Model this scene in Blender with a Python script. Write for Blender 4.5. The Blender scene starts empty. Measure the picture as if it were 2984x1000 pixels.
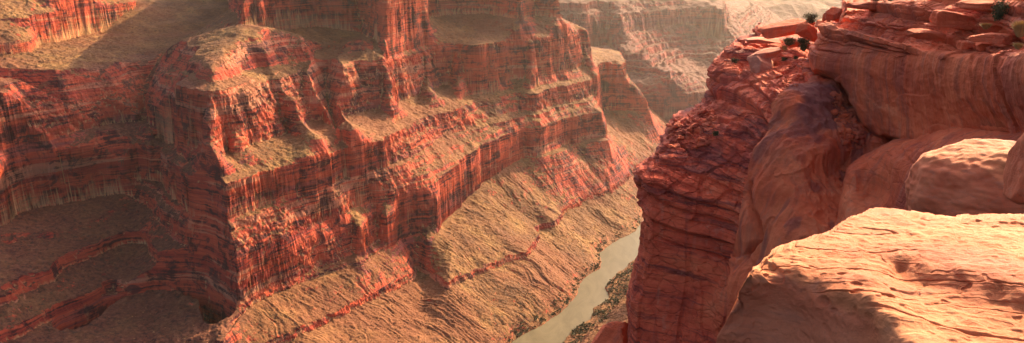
import bpy, math, random
import numpy as np
from mathutils import Vector, Matrix

rng = np.random.default_rng(7)
random.seed(7)
C = bpy.context.scene.collection

# ------------------------------------------------------------------ camera model
F, CX, CY = 2342.0, 1492.0, 500.0
PITCH = math.radians(15.5)
H = 880.0                                   # the eye, metres above the river
sp, cp = math.sin(PITCH), math.cos(PITCH)

def ray(u, v):
    u = np.asarray(u, float); v = np.asarray(v, float)
    a = (u - CX) / F; b = (CY - v) / F
    return np.stack([a, cp + b * sp, -sp + b * cp], -1)

def at_z(u, v, z):                          # where the sight line meets the level z
    d = ray(u, v)
    return d[..., :2] * ((z - H) / d[..., 2])[..., None]

def at_y(u, v, y):                          # point of the sight line at ground distance y
    d = ray(u, v)
    p = d * (np.asarray(y, float) / d[..., 1])[..., None]
    p[..., 2] += H
    return p

# ------------------------------------------------------------------ noise
_perm = rng.permutation(4096).astype(np.int32)
_perm = np.concatenate([_perm, _perm])
_g = rng.normal(size=(4096, 3)).astype(np.float32)
_g /= np.linalg.norm(_g, axis=1)[:, None]

def perlin3(x, y, z):
    x = np.asarray(x, np.float32).ravel(); y = np.asarray(y, np.float32).ravel()
    z = np.broadcast_to(np.asarray(z, np.float32), x.shape).ravel() if np.ndim(z) == 0 else np.asarray(z, np.float32).ravel()
    out = np.empty(x.shape, np.float32)
    for s in range(0, len(x), 400000):
        e = slice(s, s + 400000)
        out[e] = _p3(x[e], y[e], z[e])
    return out

def _p3(x, y, z):
    xi = np.floor(x); yi = np.floor(y); zi = np.floor(z)
    fx, fy, fz = x - xi, y - yi, z - zi
    X = xi.astype(np.int32) & 4095; Y = yi.astype(np.int32) & 4095; Z = zi.astype(np.int32) & 4095
    w = lambda t: t * t * t * (t * (t * 6 - 15) + 10)
    wx, wy, wz = w(fx), w(fy), w(fz)
    r = 0
    for dx in (0, 1):
        px = _perm[(X + dx) & 4095]
        for dy in (0, 1):
            py = _perm[(px + Y + dy) & 4095]
            for dz in (0, 1):
                g = _g[_perm[(py + Z + dz) & 4095]]
                d = g[:, 0] * (fx - dx) + g[:, 1] * (fy - dy) + g[:, 2] * (fz - dz)
                r = r + d * (wx if dx else 1 - wx) * (wy if dy else 1 - wy) * (wz if dz else 1 - wz)
    return r * 1.6

def fbm(x, y, z, oct=4, gain=.5):
    a, f, r = 1., 1., 0
    for o in range(oct):
        r = r + a * perlin3(np.asarray(x) * f + 17.3 * o, np.asarray(y) * f - 9.1 * o, np.asarray(z) * f + 5.7 * o)
        a *= gain; f *= 2.03
    return r

def ridge(x, y, z, oct=3, gain=.5):
    a, f, r = 1., 1., 0
    for o in range(oct):
        r = r + a * (1 - 2 * np.abs(perlin3(np.asarray(x) * f + 31.3 * o, np.asarray(y) * f + 11.1 * o, np.asarray(z) * f)))
        a *= gain; f *= 2.1
    return r

def sstep(a, b, x):
    t = np.clip((x - a) / (b - a), 0, 1)
    return t * t * (3 - 2 * t)

# ------------------------------------------------------------------ mesh helpers
def link(o, parent=None):
    C.objects.link(o)
    if parent is not None:
        o.parent = parent
    return o

def tag(o, label=None, cat=None, group=None, kind=None):
    if label: o['label'] = label
    if cat: o['category'] = cat
    if group: o['group'] = group
    if kind: o['kind'] = kind
    return o

def np_mesh(name, verts, faces, mat, parent=None, smooth=True, attrs=None):
    me = bpy.data.meshes.new(name)
    verts = np.ascontiguousarray(verts, np.float32); faces = np.ascontiguousarray(faces, np.int32)
    n = faces.shape[1]
    me.vertices.add(len(verts)); me.vertices.foreach_set('co', verts.ravel())
    me.loops.add(faces.size); me.loops.foreach_set('vertex_index', faces.ravel())
    me.polygons.add(len(faces))
    me.polygons.foreach_set('loop_start', np.arange(0, faces.size, n, dtype=np.int32))
    me.polygons.foreach_set('loop_total', np.full(len(faces), n, np.int32))
    me.polygons.foreach_set('use_smooth', np.full(len(faces), smooth, bool))
    if attrs:
        for k, a in attrs.items():
            at = me.attributes.new(k, 'FLOAT', 'POINT'); at.data.foreach_set('value', np.ascontiguousarray(a, np.float32))
    me.update(calc_edges=True)
    me.materials.append(mat)
    return link(bpy.data.objects.new(name, me), parent)

def grid_faces(nr, nc):
    i = np.arange(nr * nc, dtype=np.int32).reshape(nr, nc)
    return np.stack([i[:-1, :-1], i[:-1, 1:], i[1:, 1:], i[1:, :-1]], -1).reshape(-1, 4)

def sub_mesh(name, verts, faces, mask, mat, attrs=None):
    f = faces[mask]
    used = np.unique(f); m = np.full(len(verts), -1, np.int32); m[used] = np.arange(len(used))
    return np_mesh(name, verts[used], m[f], mat, attrs={k: a[used] for k, a in (attrs or {}).items()})

# ------------------------------------------------------------------ materials
class NT:
    def __init__(s, name):
        s.m = bpy.data.materials.new(name); s.m.use_nodes = True
        s.t = s.m.node_tree; s.t.nodes.clear()
        s.out = s.n('ShaderNodeOutputMaterial')
        s.b = s.n('ShaderNodeBsdfPrincipled'); s.l(s.b.outputs[0], s.out.inputs[0])
        s.b.inputs['Specular IOR Level'].default_value = .15
        s.geo = s.n('ShaderNodeNewGeometry')
    def n(s, t, **k):
        o = s.t.nodes.new(t)
        for a, b in k.items(): setattr(o, a, b)
        return o
    def l(s, a, b): s.t.links.new(a, b)
    def val(s, x, inp):
        if isinstance(x, (int, float)): inp.default_value = x
        elif isinstance(x, tuple): inp.default_value = x if len(x) == len(inp.default_value) else x + (1,)
        else: s.l(x, inp)
    def pos(s, sx, sy, sz):
        o = s.n('ShaderNodeVectorMath', operation='MULTIPLY'); s.l(s.geo.outputs['Position'], o.inputs[0]); o.inputs[1].default_value = (sx, sy, sz)
        return o.outputs[0]
    def noise(s, vec, scale=1., detail=5, rough=.6, dist=0.):
        o = s.n('ShaderNodeTexNoise'); s.l(vec, o.inputs['Vector']); o.inputs['Scale'].default_value = scale
        o.inputs['Detail'].default_value = detail; o.inputs['Roughness'].default_value = rough; o.inputs['Distortion'].default_value = dist
        return o.outputs[0]
    def noise_vec(s, sx, sy, sz, amt=.5):
        n = s.n('ShaderNodeTexNoise'); s.l(s.pos(sx, sy, sz), n.inputs['Vector']); n.inputs['Scale'].default_value = 1.1; n.inputs['Detail'].default_value = 3
        k = s.n('ShaderNodeVectorMath', operation='SCALE'); s.l(n.outputs['Color'], k.inputs[0]); k.inputs[3].default_value = amt
        o = s.n('ShaderNodeVectorMath', operation='ADD'); s.l(s.pos(sx, sy, sz), o.inputs[0]); s.l(k.outputs[0], o.inputs[1]); return o.outputs[0]
    def voro(s, vec, scale=1., feature='F1', out=0, rnd=1.):
        o = s.n('ShaderNodeTexVoronoi', feature=feature); s.l(vec, o.inputs['Vector']); o.inputs['Scale'].default_value = scale
        o.inputs['Randomness'].default_value = rnd
        return o.outputs[out]
    def ramp(s, x, stops, interp='LINEAR'):
        o = s.n('ShaderNodeValToRGB'); s.l(x, o.inputs[0]); r = o.color_ramp; r.interpolation = interp
        while len(r.elements) < len(stops): r.elements.new(.5)
        for e, (p, c) in zip(r.elements, stops):
            e.position = p; e.color = (c if isinstance(c, tuple) else (c, c, c)) + (1,)
        return o.outputs[0]
    def mix(s, f, a, b, mode='MIX'):
        o = s.n('ShaderNodeMix', data_type='RGBA', blend_type=mode)
        s.val(f, o.inputs[0]); s.val(a, o.inputs[6]); s.val(b, o.inputs[7])
        return o.outputs[2]
    def math(s, op, a, b=0., c=0.):
        o = s.n('ShaderNodeMath', operation=op); s.val(a, o.inputs[0]); s.val(b, o.inputs[1]); s.val(c, o.inputs[2])
        return o.outputs[0]
    def mapr(s, x, a, b, c=0., d=1.):
        o = s.n('ShaderNodeMapRange', interpolation_type='SMOOTHSTEP'); s.val(x, o.inputs[0])
        for i, q in enumerate((a, b, c, d)): o.inputs[i + 1].default_value = q
        return o.outputs[0]
    def attr(s, name):
        o = s.n('ShaderNodeAttribute'); o.attribute_name = name
        return o.outputs['Fac']
    def nz(s):
        o = s.n('ShaderNodeSeparateXYZ'); s.l(s.geo.outputs['Normal'], o.inputs[0]); return o.outputs[2]
    def bump(s, h, dist, strength=1., prev=None):
        o = s.n('ShaderNodeBump'); s.l(h, o.inputs['Height']); o.inputs['Distance'].default_value = dist; o.inputs['Strength'].default_value = strength
        if prev is not None: s.l(prev, o.inputs['Normal'])
        return o.outputs[0]
    def done(s, col, rough=.9, nrm=None):
        s.val(col, s.b.inputs['Base Color']); s.val(rough, s.b.inputs['Roughness'])
        if nrm is not None: s.l(nrm, s.b.inputs['Normal'])
        return s.m

def canyon_material(name, k=1.0, pale=0.):
    """layered red cliffs, tan scree on whatever lies flat; k: metres per unit of detail"""
    m = NT(name)
    strat = m.noise(m.pos(.0035 / k, .0035 / k, .045 / k), 1, 6, .65, .3)
    cliff = m.ramp(strat, [(.28, (.15, .018, .017)), (.42, (.34, .040, .024)), (.52, (.52, .084, .036)), (.62, (.43, .054, .029)), (.74, (.60, .155, .070))])
    thin = m.noise(m.pos(.006 / k, .006 / k, .26 / k), 1, 4, .6)
    cliff = m.mix(m.mapr(thin, .52, .64, 0, .6), cliff, (.16, .040, .028))
    zb = m.noise(m.pos(.0012 / k, .0012 / k, .021 / k), 1, 4, .7)
    cliff = m.mix(m.mapr(zb, .57, .63, 0, .55), cliff, (.50, .24, .13))
    cliff = m.mix(m.mapr(zb, .43, .37, 0, .6), cliff, (.19, .055, .055))
    var = m.noise(m.pos(.017 / k, .017 / k, .020 / k), 1, 7, .66, .8)
    streak = m.noise(m.pos(.085 / k, .085 / k, .028 / k), 1, 5, .65)
    mask = m.mapr(m.math('ADD', m.math('ADD', m.math('MULTIPLY', var, .70), m.math('MULTIPLY', streak, .14)), m.math('MULTIPLY', thin, .34)), .575, .675)
    cliff = m.mix(m.math('MULTIPLY', mask, .92), cliff, (.040, .011, .014))
    light = m.mapr(m.noise(m.pos(.035 / k, .035 / k, .018 / k), 1, 5, .65), .60, .68)
    cliff = m.mix(m.math('MULTIPLY', light, .5), cliff, (.54, .19, .09))
    blot = m.noise(m.pos(.022 / k, .022 / k, .030 / k), 1, 8, .72, 1.2)
    cliff = m.mix(m.mapr(blot, .54, .62, 0, .8), cliff, (.055, .016, .020))
    edge = m.mapr(m.math('ADD', m.geo.outputs['Pointiness'], m.math('MULTIPLY', m.math('SUBTRACT', streak, .5), .03)), .512, .560)
    cliff = m.mix(m.math('MULTIPLY', edge, .75), cliff, (.58, .30, .13))
    sn = m.noise(m.pos(.012 / k, .012 / k, .012 / k), 1, 6, .7)
    scree = m.ramp(sn, [(.3, (.095, .033, .014)), (.5, (.19, .075, .027)), (.68, (.29, .140, .046))])
    spk = m.noise(m.pos(.11 / k, .11 / k, .11 / k), 1, 5, .8)
    scree = m.mix(m.mapr(spk, .52, .60, 0, .75), scree, (.060, .036, .018))
    scree = m.mix(m.mapr(spk, .46, .36, 0, .4), scree, (.32, .17, .08))
    scree = m.mix(m.mapr(m.noise(m.pos(.004, .004, .004), 1, 4, .55), .45, .60, 0, .55), scree, (.20, .060, .028))
    scree = m.mix(m.math('MULTIPLY', m.attr('rubble'), m.mapr(sn, .3, .6, .95, .6)), scree, m.ramp(spk, [(.35, (.27, .090, .048)), (.5, (.15, .044, .026)), (.62, (.060, .022, .018))]))
    flat = m.mapr(m.math('ADD', m.nz(), m.math('MULTIPLY', m.math('SUBTRACT', spk, .5), .6)), .60, .76)
    col = m.mix(flat, cliff, scree)
    if pale: col = m.mix(pale, col, (.15, .055, .052))  # flat mauve mix: distance haze put into the rock colour
    b1 = m.bump(m.noise(m.pos(.09 / k, .09 / k, .05 / k), 1, 7, .72), 9 * k, .8)
    b2 = m.bump(m.noise(m.pos(.03 / k, .03 / k, .40 / k), 1, 5, .65), 2.6 * k, .7, b1)
    return m.done(col, .95, b2)

M = {}
M['canyon'] = canyon_material('layered_canyon_rock')
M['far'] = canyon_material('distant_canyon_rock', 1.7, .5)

def near_rock(name, cols, k=1., streaks=.6, beds=.5, smooth_cols=None):
    m = NT(name)
    n1 = m.noise(m.pos(.10 / k, .10 / k, .16 / k), 1, 7, .62, .4)
    col = m.ramp(n1, [(.30, cols[0]), (.48, cols[1]), (.62, cols[2]), (.75, cols[3])])
    if smooth_cols:
        col = m.mix(m.attr('bed'), m.ramp(n1, [(.30, smooth_cols[0]), (.48, smooth_cols[1]), (.62, smooth_cols[2]), (.75, smooth_cols[3])]), col)
    if streaks:
        st = m.noise(m.pos(.55 / k, .55 / k, .035 / k), 1, 6, .6, .5)
        big = m.noise(m.pos(.045 / k, .045 / k, .03 / k), 1, 4, .55)
        mask = m.mapr(m.math('ADD', m.math('MULTIPLY', st, .6), m.math('MULTIPLY', big, .55)), .56, .68)
        col = m.mix(m.math('MULTIPLY', mask, streaks), col, (.16, .045, .04))
        st2 = m.noise(m.pos(.9 / k, .9 / k, .05 / k), 1, 4, .6, .3)
        col = m.mix(m.mapr(st2, .56, .72, 0, .35), col, (.58, .23, .13))
    if beds:
        bd = m.noise(m.pos(.06 / k, .06 / k, 1.1 / k), 1, 5, .65, .25)
        a = m.attr('bed')
        col = m.mix(m.math('MULTIPLY', m.mapr(bd, .50, .64), m.math('MULTIPLY', a, beds)), col, (.12, .03, .025))
    if beds:
        vj = m.voro(m.noise_vec(.33 / k, .33 / k, .62 / k), 1, 'DISTANCE_TO_EDGE')
        jm = m.math('MULTIPLY', m.mapr(vj, .045, .0), a)
        col = m.mix(m.math('MULTIPLY', jm, .18), col, (.07, .018, .015))
    fine = m.noise(m.pos(3 / k, 3 / k, 3 / k), 1, 6, .7)
    col = m.mix(.14, col, m.ramp(fine, [(.3, (.35, .35, .35)), (.7, (1, 1, 1))]), 'MULTIPLY')
    if smooth_cols:
        col = m.mix(m.math('MULTIPLY', m.attr('varnish'), .65), col, (.11, .045, .048))
    nr = m.bump(m.noise(m.pos(.8 / k, .8 / k, 1.3 / k), 1, 8, .65), .55 * k, .6)
    if beds:
        nr = m.bump(m.math('MULTIPLY', m.noise(m.pos(.12 / k, .12 / k, 1.6 / k), 1, 5, .6, .3), m.math('ADD', .25, a)), .35 * k, .7, nr)
        vs_ = m.noise(m.pos(.75 / k, .75 / k, .045 / k), 1, 6, .62)
        nr = m.bump(m.math('MULTIPLY', vs_, m.math('SUBTRACT', 1., a)), .9, .7, nr)
        nr = m.bump(m.math('MULTIPLY', m.mapr(vj, .0, .06), a), .22, .5, nr)
    return m.done(col, .88, nr)

RED = [(.48, .068, .026), (.68, .122, .044), (.78, .172, .064), (.82, .26, .115)]
M['pillar'] = near_rock('bedded_red_sandstone', [(.38, .046, .022), (.66, .096, .038), (.76, .140, .052), (.80, .22, .095)], 1., .35, .75, RED)
M['bluff'] = near_rock('streaked_red_sandstone', RED, 1., .42, .3)
M['slab'] = near_rock('pale_red_sandstone', [(.42, .11, .06), (.56, .17, .09), (.64, .25, .14), (.68, .34, .20)], .5, .25, 0)

def boulder_material():
    m = NT('pitted_orange_sandstone')
    n1 = m.noise(m.pos(.5, .5, .5), 1, 7, .6, .3)
    col = m.ramp(n1, [(.32, (.34, .074, .027)), (.48, (.47, .132, .046)), (.60, (.53, .178, .066)), (.74, (.60, .235, .098))])
    col = m.mix(m.math('MULTIPLY', m.attr('shade_red'), m.mapr(m.noise(m.pos(1.3, 1.3, 1.3), 1, 6, .65), .25, .5, .45, 1.)), col, m.ramp(n1, [(.3, (.42, .088, .036)), (.5, (.58, .138, .056)), (.7, (.66, .195, .085))]))  # redder mix paints the shaded tone of the boulder flanks
    lay = m.noise(m.pos(.9, 2.2, 5.), 1, 5, .6, .4)
    col = m.mix(m.mapr(lay, .52, .68, 0, .5), col, (.44, .15, .08))
    grain = m.noise(m.pos(28, 28, 28), 1, 4, .7)
    col = m.mix(m.mapr(grain, .50, .72, 0, .35), col, (.30, .10, .05))
    nr = m.bump(m.noise(m.pos(2.2, 3.2, 6.), 1, 8, .72, .2), .05, .6)
    nr = m.bump(m.noise(m.pos(12, 12, 18), 1, 7, .78), .030, .8, nr)
    return m.done(col, .85, nr)
M['boulder'] = boulder_material()

def water_material():
    m = NT('silty_river_water')
    n = m.noise(m.pos(.022, .008, 1), 1, 6, .65, 1.2)
    col = m.ramp(n, [(.35, (.095, .068, .033)), (.65, (.135, .097, .050))])
    nr = m.bump(m.noise(m.pos(.10, .05, 1), 1, 4, .6), .25, .35)
    m.b.inputs['Specular IOR Level'].default_value = .06
    return m.done(col, .45, nr)
M['water'] = water_material()

def leaf_material(name, a, b):
    m = NT(name)
    n = m.noise(m.pos(.8, .8, .8), 1, 3, .6)
    return m.done(m.ramp(n, [(.35, a), (.65, b)]), .8)
M['leaf'] = leaf_material('desert_shrub_leaves', (.050, .050, .018), (.12, .10, .035))
M['dry'] = leaf_material('dry_grass', (.30, .16, .05), (.42, .26, .09))
M['scrub'] = leaf_material('river_scrub_leaves', (.045, .042, .018), (.10, .080, .032))
M['stem'] = leaf_material('shrub_wood', (.09, .05, .03), (.14, .08, .05))

# ------------------------------------------------------------------ the far wall: level lines, then a height field between them
def lvl(z, *items):
    """a level line as ground points: (u, v) pairs lie on the level z (number or f(x, y)); ('w', x, y) are ground points"""
    out = []
    for it in items:
        if it[0] == 'w': out.append((it[1], it[2])); continue
        zz = z(0, 2000.) if callable(z) else z
        p = at_z(it[0], it[1], zz)
        if callable(z):
            for _ in range(25):
                zz = .5 * zz + .5 * float(z(p[0], p[1])); p = at_z(it[0], it[1], zz)
        out.append((float(p[0]), float(p[1])))
    return np.array(out)

BACK = [(1500, 6500), (-4000, 6500), (-4000, 300)]

def spline(P, step=18.):
    """soften a traced line a little"""
    P = np.asarray(P, float); out = [P[0]]
    for i in range(len(P) - 1):
        p0 = P[max(i - 1, 0)]; p1 = P[i]; p2 = P[i + 1]; p3 = P[min(i + 2, len(P) - 1)]
        n = int(np.clip(np.linalg.norm(p2 - p1) / step, 1, 14))
        for k in range(1, n + 1):
            t = k / n
            c = .5 * ((2 * p1) + (p2 - p0) * t + (2 * p0 - 5 * p1 + 4 * p2 - p3) * t * t + (3 * p1 - p0 - 3 * p2 + p3) * t ** 3)
            out.append(.55 * c + .45 * (p1 + (p2 - p1) * t))
    return np.array(out)

def sdf(P, X, Y, back=BACK):
    """signed distance to a traced line, positive on the high side (closed through `back`)"""
    P = spline(P)
    d2 = np.full(X.shape, 1e18)
    for a, b in zip(P[:-1], P[1:]):
        ab = b - a; L = ab @ ab + 1e-9
        t = np.clip(((X - a[0]) * ab[0] + (Y - a[1]) * ab[1]) / L, 0, 1)
        d2 = np.minimum(d2, (X - a[0] - t * ab[0]) ** 2 + (Y - a[1] - t * ab[1]) ** 2)
    Q = np.vstack([P, np.array(back).reshape(-1, 2)]) if len(back) else P
    ins = np.zeros(X.shape, bool)
    for a, b in zip(Q, np.roll(Q, -1, 0)):
        c = ((a[1] > Y) != (b[1] > Y)) & (X < (b[0] - a[0]) * (Y - a[1]) / (b[1] - a[1] + 1e-12) + a[0])
        ins ^= c
    return np.where(ins, 1, -1) * np.sqrt(d2)

zL = {}
zL['ledge'] = lambda x, y: 130 - 38 * sstep(1450, 2100, y)
zL['b1'] = lambda x, y: 172 + 60 * sstep(2000, 2550, y)
zL['t1'] = lambda x, y: 250 + 14 * sstep(2000, 2550, y)
zL['b2'] = lambda x, y: 280 + 24 * sstep(-690, -880, x) + 44 * sstep(1780, 2450, y) * sstep(-600, -400, x)

lines = {}
lines['bank'] = lvl(0, ('w', -330, 850), ('w', -150, 1300), (1490, 1000), (1574, 952), (1640, 905), (1678, 865), (1690, 830), (1715, 800), (1748, 784), (1752, 757), (1748, 737), (1794, 703), (1852, 674),
                    (1900, 600), (1990, 480), ('w', 1250, 4600))
lines['ledge'] = lvl(zL['ledge'], ('w', -700, 900), ('w', -560, 1330), (845, 975), (932, 929), (1048, 882), (1163, 827), (1206, 800), (1216, 780), (1262, 800), (1302, 830), (1337, 813), (1413, 778), (1500, 749), (1535, 740),
                     (1572, 690), (1568, 660), (1620, 651), (1643, 612), (1713, 575), (1790, 548), (1870, 480), (1960, 400), ('w', 1050, 4600))
lines['b1'] = lvl(zL['b1'], ('w', -1050, 800), ('w', -960, 1150), (200, 1000), (290, 960), (371, 930), (450, 915), (540, 930), (603, 960), (643, 985), (690, 930), (752, 882), (816, 848), (885, 822), (949, 801), (1019, 781), (1056, 776),
                  (1071, 752), (1106, 735), (1146, 714), (1172, 690), (1221, 680), (1245, 695), (1278, 678), (1285, 651), (1329, 612), (1400, 540), (1470, 490), (1516, 463), (1574, 458), (1643, 440), (1661, 420), (1724, 412), (1768, 408),
                  ('w', 335, 3000), ('w', 345, 3150), ('w', 400, 3280), (1878, 322), (1890, 318), ('w', 545, 3700), ('w', 650, 4600))
lines['t1'] = lvl(zL['t1'], ('w', -1300, 900), ('w', -1150, 1230), (0, 860), (40, 830), (156, 784), (180, 755), (249, 726), (359, 680), (429, 685), (458, 743), (580, 772), (655, 808), (700, 795), (775, 755), (874, 714), (961, 680), (1024, 656), (1050, 664),
                  (1068, 640), (1094, 622), (1140, 637), (1169, 642), (1180, 615), (1192, 604), (1268, 587), (1279, 594), (1329, 575), (1400, 500), (1470, 455), (1516, 432), (1574, 424), (1643, 398), (1724, 380), (1765, 376),
                  ('w', 330, 3010), ('w', 345, 3170), ('w', 395, 3290), (1872, 302), (1884, 298), ('w', 525, 3700), ('w', 630, 4600))
lines['b2'] = lvl(zL['b2'], ('w', -1500, 1200), ('w', -1250, 1480), (0, 659), (40, 627), (116, 604), (220, 587), (313, 570), (400, 562), (440, 590), (470, 640), (520, 692), (600, 742), (648, 770), (700, 755), (740, 735), (816, 698), (891, 663), (949, 638), (1001, 623),
                  (1022, 605), (1082, 583), (1140, 575), (1204, 560), (1245, 542), (1302, 508), (1400, 428), (1516, 405), (1545, 395), (1649, 347), (1710, 335), (1752, 330),
                  ('w', 325, 3030), ('w', 340, 3190), ('w', 390, 3300), (1866, 286), (1878, 280), ('w', 505, 3750), ('w', 600, 4600))
lines['b3'] = lvl(432, ('w', -1600, 1350), ('w', -1250, 1500), (0, 500), (116, 482), (200, 468), (266, 446), (330, 432), (385, 398), (440, 405), (475, 372), (500, 385), (512, 430), (560, 482), (612, 522), (735, 484), (845, 463), (943, 456), (958, 428), (1005, 410),
                  (1040, 428), (1065, 420), (1090, 392), (1146, 362), (1181, 342), (1239, 324), (1326, 301), (1355, 280), (1400, 274), (1500, 258), (1545, 261), (1574, 250), (1661, 232), (1724, 220), (1757, 222),
                  (1765, 200), (1780, 178), (1800, 178), (1810, 160), ('w', 480, 3900), ('w', 600, 4600))
lines['rim'] = lvl(588, ('w', -2200, 1300), ('w', -1500, 1600), (0, 245), (20, 243), (116, 229), (249, 214), (290, 200), (348, 207), (400, 178), (428, 166), (448, 212), (510, 235), (539, 255), (614, 266), (695, 249), (730, 232), (765, 208), (798, 213), (830, 195), (856, 188), (903, 186), (927, 195),
                   (948, 166), (972, 190), (1030, 177), (1117, 174), (1129, 162), (1239, 130), (1326, 127), (1345, 130), (1384, 132), (1430, 125), (1475, 116), (1574, 110), (1626, 104), (1684, 86), (1703, 86),
                   ('w', 260, 3150), ('w', 150, 3500), ('w', 200, 4600))
bump_ = lambda x: sstep(-430, -640, x)
zL['mid'] = lambda x, y: 619 + 30 * bump_(x) * sstep(-1060, -880, x)
zL['base4'] = lambda x, y: 649 + 41 * bump_(x) * sstep(-1060, -900, x)
lines['mid'] = lvl(zL['mid'], ('w', -2400, 1500), (0, 165), (120, 135), (260, 105), (380, 85), (480, 55), (540, 45), (600, 85), (640, 118), (665, 120), (710, 108), (770, 95), (850, 84), (950, 80), (1040, 96), (1095, 125), (1130, 140), (1170, 122), (1235, 104), (1330, 82), (1424, 80), (1510, 88), (1565, 78), (1625, 78), (1665, 72),
                   ('w', 150, 3250), ('w', 60, 3600), ('w', 100, 4600))
lines['base4'] = lvl(zL['base4'], ('w', -1500, 4300), ('w', -1000, 2900), (695, 50), (712, 72), (793, 62), (880, 57), (930, 56), (1000, 58), (1059, 66), (1100, 96), (1160, 98), (1238, 74), (1255, 52), (1337, 44), (1424, 44), (1516, 58), (1562, 47), (1625, 48),
                     ('w', 60, 3350), ('w', -40, 3700), ('w', 0, 4600))
dl = lvl(690, ('w', -2600, 1700), (0, 68), (87, 62), (200, 55), (290, 60), (342, 45), (420, 20), (480, 8), ('w', -1400, 3900), ('w', -1500, 5500))
dl0 = lvl(655, ('w', -2500, 1600), (0, 130), (120, 112), (260, 85), (380, 66), (470, 40), (515, 22), ('w', -1250, 3700), ('w', -1350, 5500))
right_bank = lvl(0, ('w', -190, 850), ('w', 20, 1450), (1637, 1000), (1672, 958), (1713, 934), (1730, 900), (1771, 871), (1765, 836), (1776, 819), (1800, 795), (1834, 769), (1900, 715), (1990, 640), ('w', 760, 3000), ('w', 1400, 4600))

R0, R1 = 1180., 3700.
g = 7.0
cx = np.arange(-2050, 1350, g); cy = np.arange(1000, 3900, g)
GX, GY = np.meshgrid(cx, cy)
S = {k: sdf(P, GX, GY) for k, P in lines.items()}
S_d0 = sdf(dl0, GX, GY, [(-4000, 6500), (-4000, 300)]); S_d1 = sdf(dl, GX, GY, [(-4000, 6500), (-4000, 300)])
S_r = sdf(right_bank, GX, GY, [(3500, 6500), (3500, 300)])

def samp(A, x, y):
    fx = np.clip((x - cx[0]) / g, 0, len(cx) - 1.001); fy = np.clip((y - cy[0]) / g, 0, len(cy) - 1.001)
    i = fx.astype(int); j = fy.astype(int); a = fx - i; b = fy - j
    return (A[j, i] * (1 - a) + A[j, i + 1] * a) * (1 - b) + (A[j + 1, i] * (1 - a) + A[j + 1, i + 1] * a) * b

naz = 1150; dr = .00068
az = np.linspace(math.atan(-.765), math.atan((2010 - CX) / F), naz)
nr = int(math.log(R1 / R0) / dr); rr = R0 * np.exp(np.arange(nr) * dr)
AZ, RR = np.meshgrid(az, rr)
X = (RR * np.sin(AZ)).ravel(); Y = (RR * np.cos(AZ)).ravel()

# ribs and buttresses: the same shift for every cliff level, so that they run down the face
q_ = lambda s_, z_, n_: np.round(n_ * perlin3(X / s_, Y / s_, z_)) / n_
wob = 9 * fbm(X / 95, Y / 95, 3.1, 2) + 4.5 * ridge(X / 55, Y / 55, 7.7, 1) + 5 * q_(30, 81, 3) + 1.8 * q_(12, 82, 3) + 1.0 * ridge(X / 21, Y / 21, 1.7, 2) * (.5 + sstep(-.2, .4, perlin3(X / 120, Y / 120, 40))) + .5 * fbm(X / 6, Y / 6, 4.4, 2)
wob2 = 9 * fbm(X / 60, Y / 60, 9.3, 4)
f = {k: samp(S[k], X, Y) for k in S}
L = []                                          # (height, distance) from the river up
rib = lambda a, b: a * wob + b * wob2
L.append((0 * X, f['bank'] + 3 * fbm(X / 22, Y / 22, 2.2, 3)))
zl = zL['ledge'](X, Y)
led = f['ledge'] + .55 * wob
L.append((zl - 15, led)); L.append((zl, led - 6))
L.append((zL['b1'](X, Y), f['b1'] + rib(.55, .4)))
L.append((zL['t1'](X, Y), f['t1'] + rib(.8, .3)))
L.append((zL['b2'](X, Y), f['b2'] + rib(.8, .4)))
k3 = f['b3'] + rib(.9, .5)
L.append((0 * X + 345 + 15 * sstep(1780, 2450, Y) * sstep(-600, -400, X), .45 * k3 + .55 * L[-1][1] - 2 + 3 * fbm(X / 30, Y / 30, 30, 2)))
L.append((0 * X + 352 + 15 * sstep(1780, 2450, Y) * sstep(-600, -400, X), .53 * k3 + .47 * L[5][1] - 4 + 3 * fbm(X / 30, Y / 30, 31, 2)))
L.append((0 * X + 422, k3 + 25 + 6 * fbm(X / 40, Y / 40, 12, 2)))
L.append((0 * X + 432, k3))
k4 = f['rim'] + rib(1.0, .35)
# the narrow ridge at the far left
def seg(x, y, a, b):
    a = np.array(a); b = np.array(b); ab = b - a
    t = np.clip(((x - a[0]) * ab[0] + (y - a[1]) * ab[1]) / (ab @ ab), 0, 1)
    return np.hypot(x - a[0] - t * ab[0], y - a[1] - t * ab[1])
pa = at_z(80, 332, 528.); pb = at_z(22, 280, 566.)
rdg = 34 - seg(X, Y, (-1420, 1690), pa) + .8 * wob2 + .3 * wob
def spur(z, r0, r1):
    """outline of the ribs at the level z: fingers reaching out from the upper rim"""
    q = np.full(X.shape, -1e9); t = (588 - z) / (588 - 432.)
    for (u0, v0), (u1, v1) in [((700, 225), (690, 490)), ((614, 262), (612, 518)), ((798, 211), (943, 452)), ((927, 193), (1042, 424)), ((1117, 170), (1146, 358)), ((1239, 128), (1252, 318)), ((1545, 112), (1556, 256)), ((1430, 122), (1436, 268)), ((1330, 126), (1342, 290)), ((1684, 84), (1724, 216))]:
        p = at_z(u0, v0, 588.); e = at_z(u1, v1, 432.); b_ = p + (p - e) * .8
        q = np.maximum(q, r0 + (r1 - r0) * t - seg(X, Y, b_, p + (e - p) * t))
    return q + .35 * wob + .35 * wob2
L.append((0 * X + 462, np.maximum(.36 * k3 + .64 * k4, spur(462, 9, 24))))
L.append((0 * X + 534, np.maximum(np.maximum(.20 * k3 + .80 * k4 + 2.5 * fbm(X / 25, Y / 25, 61, 3), spur(534, 9, 20)), rdg)))
L.append((0 * X + 575, np.maximum(np.maximum(.10 * k3 + .90 * k4, spur(575, 9, 20)), 20 - seg(X, Y, (-1420, 1700), pb) + .5 * wob2)))
L.append((0 * X + 588, k4))
k5 = f['mid'] + 14 * fbm(X / 90, Y / 90, 15, 4)
L.append((zL['mid'](X, Y), k5))
k6 = f['base4'] + rib(.8, .3)
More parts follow.
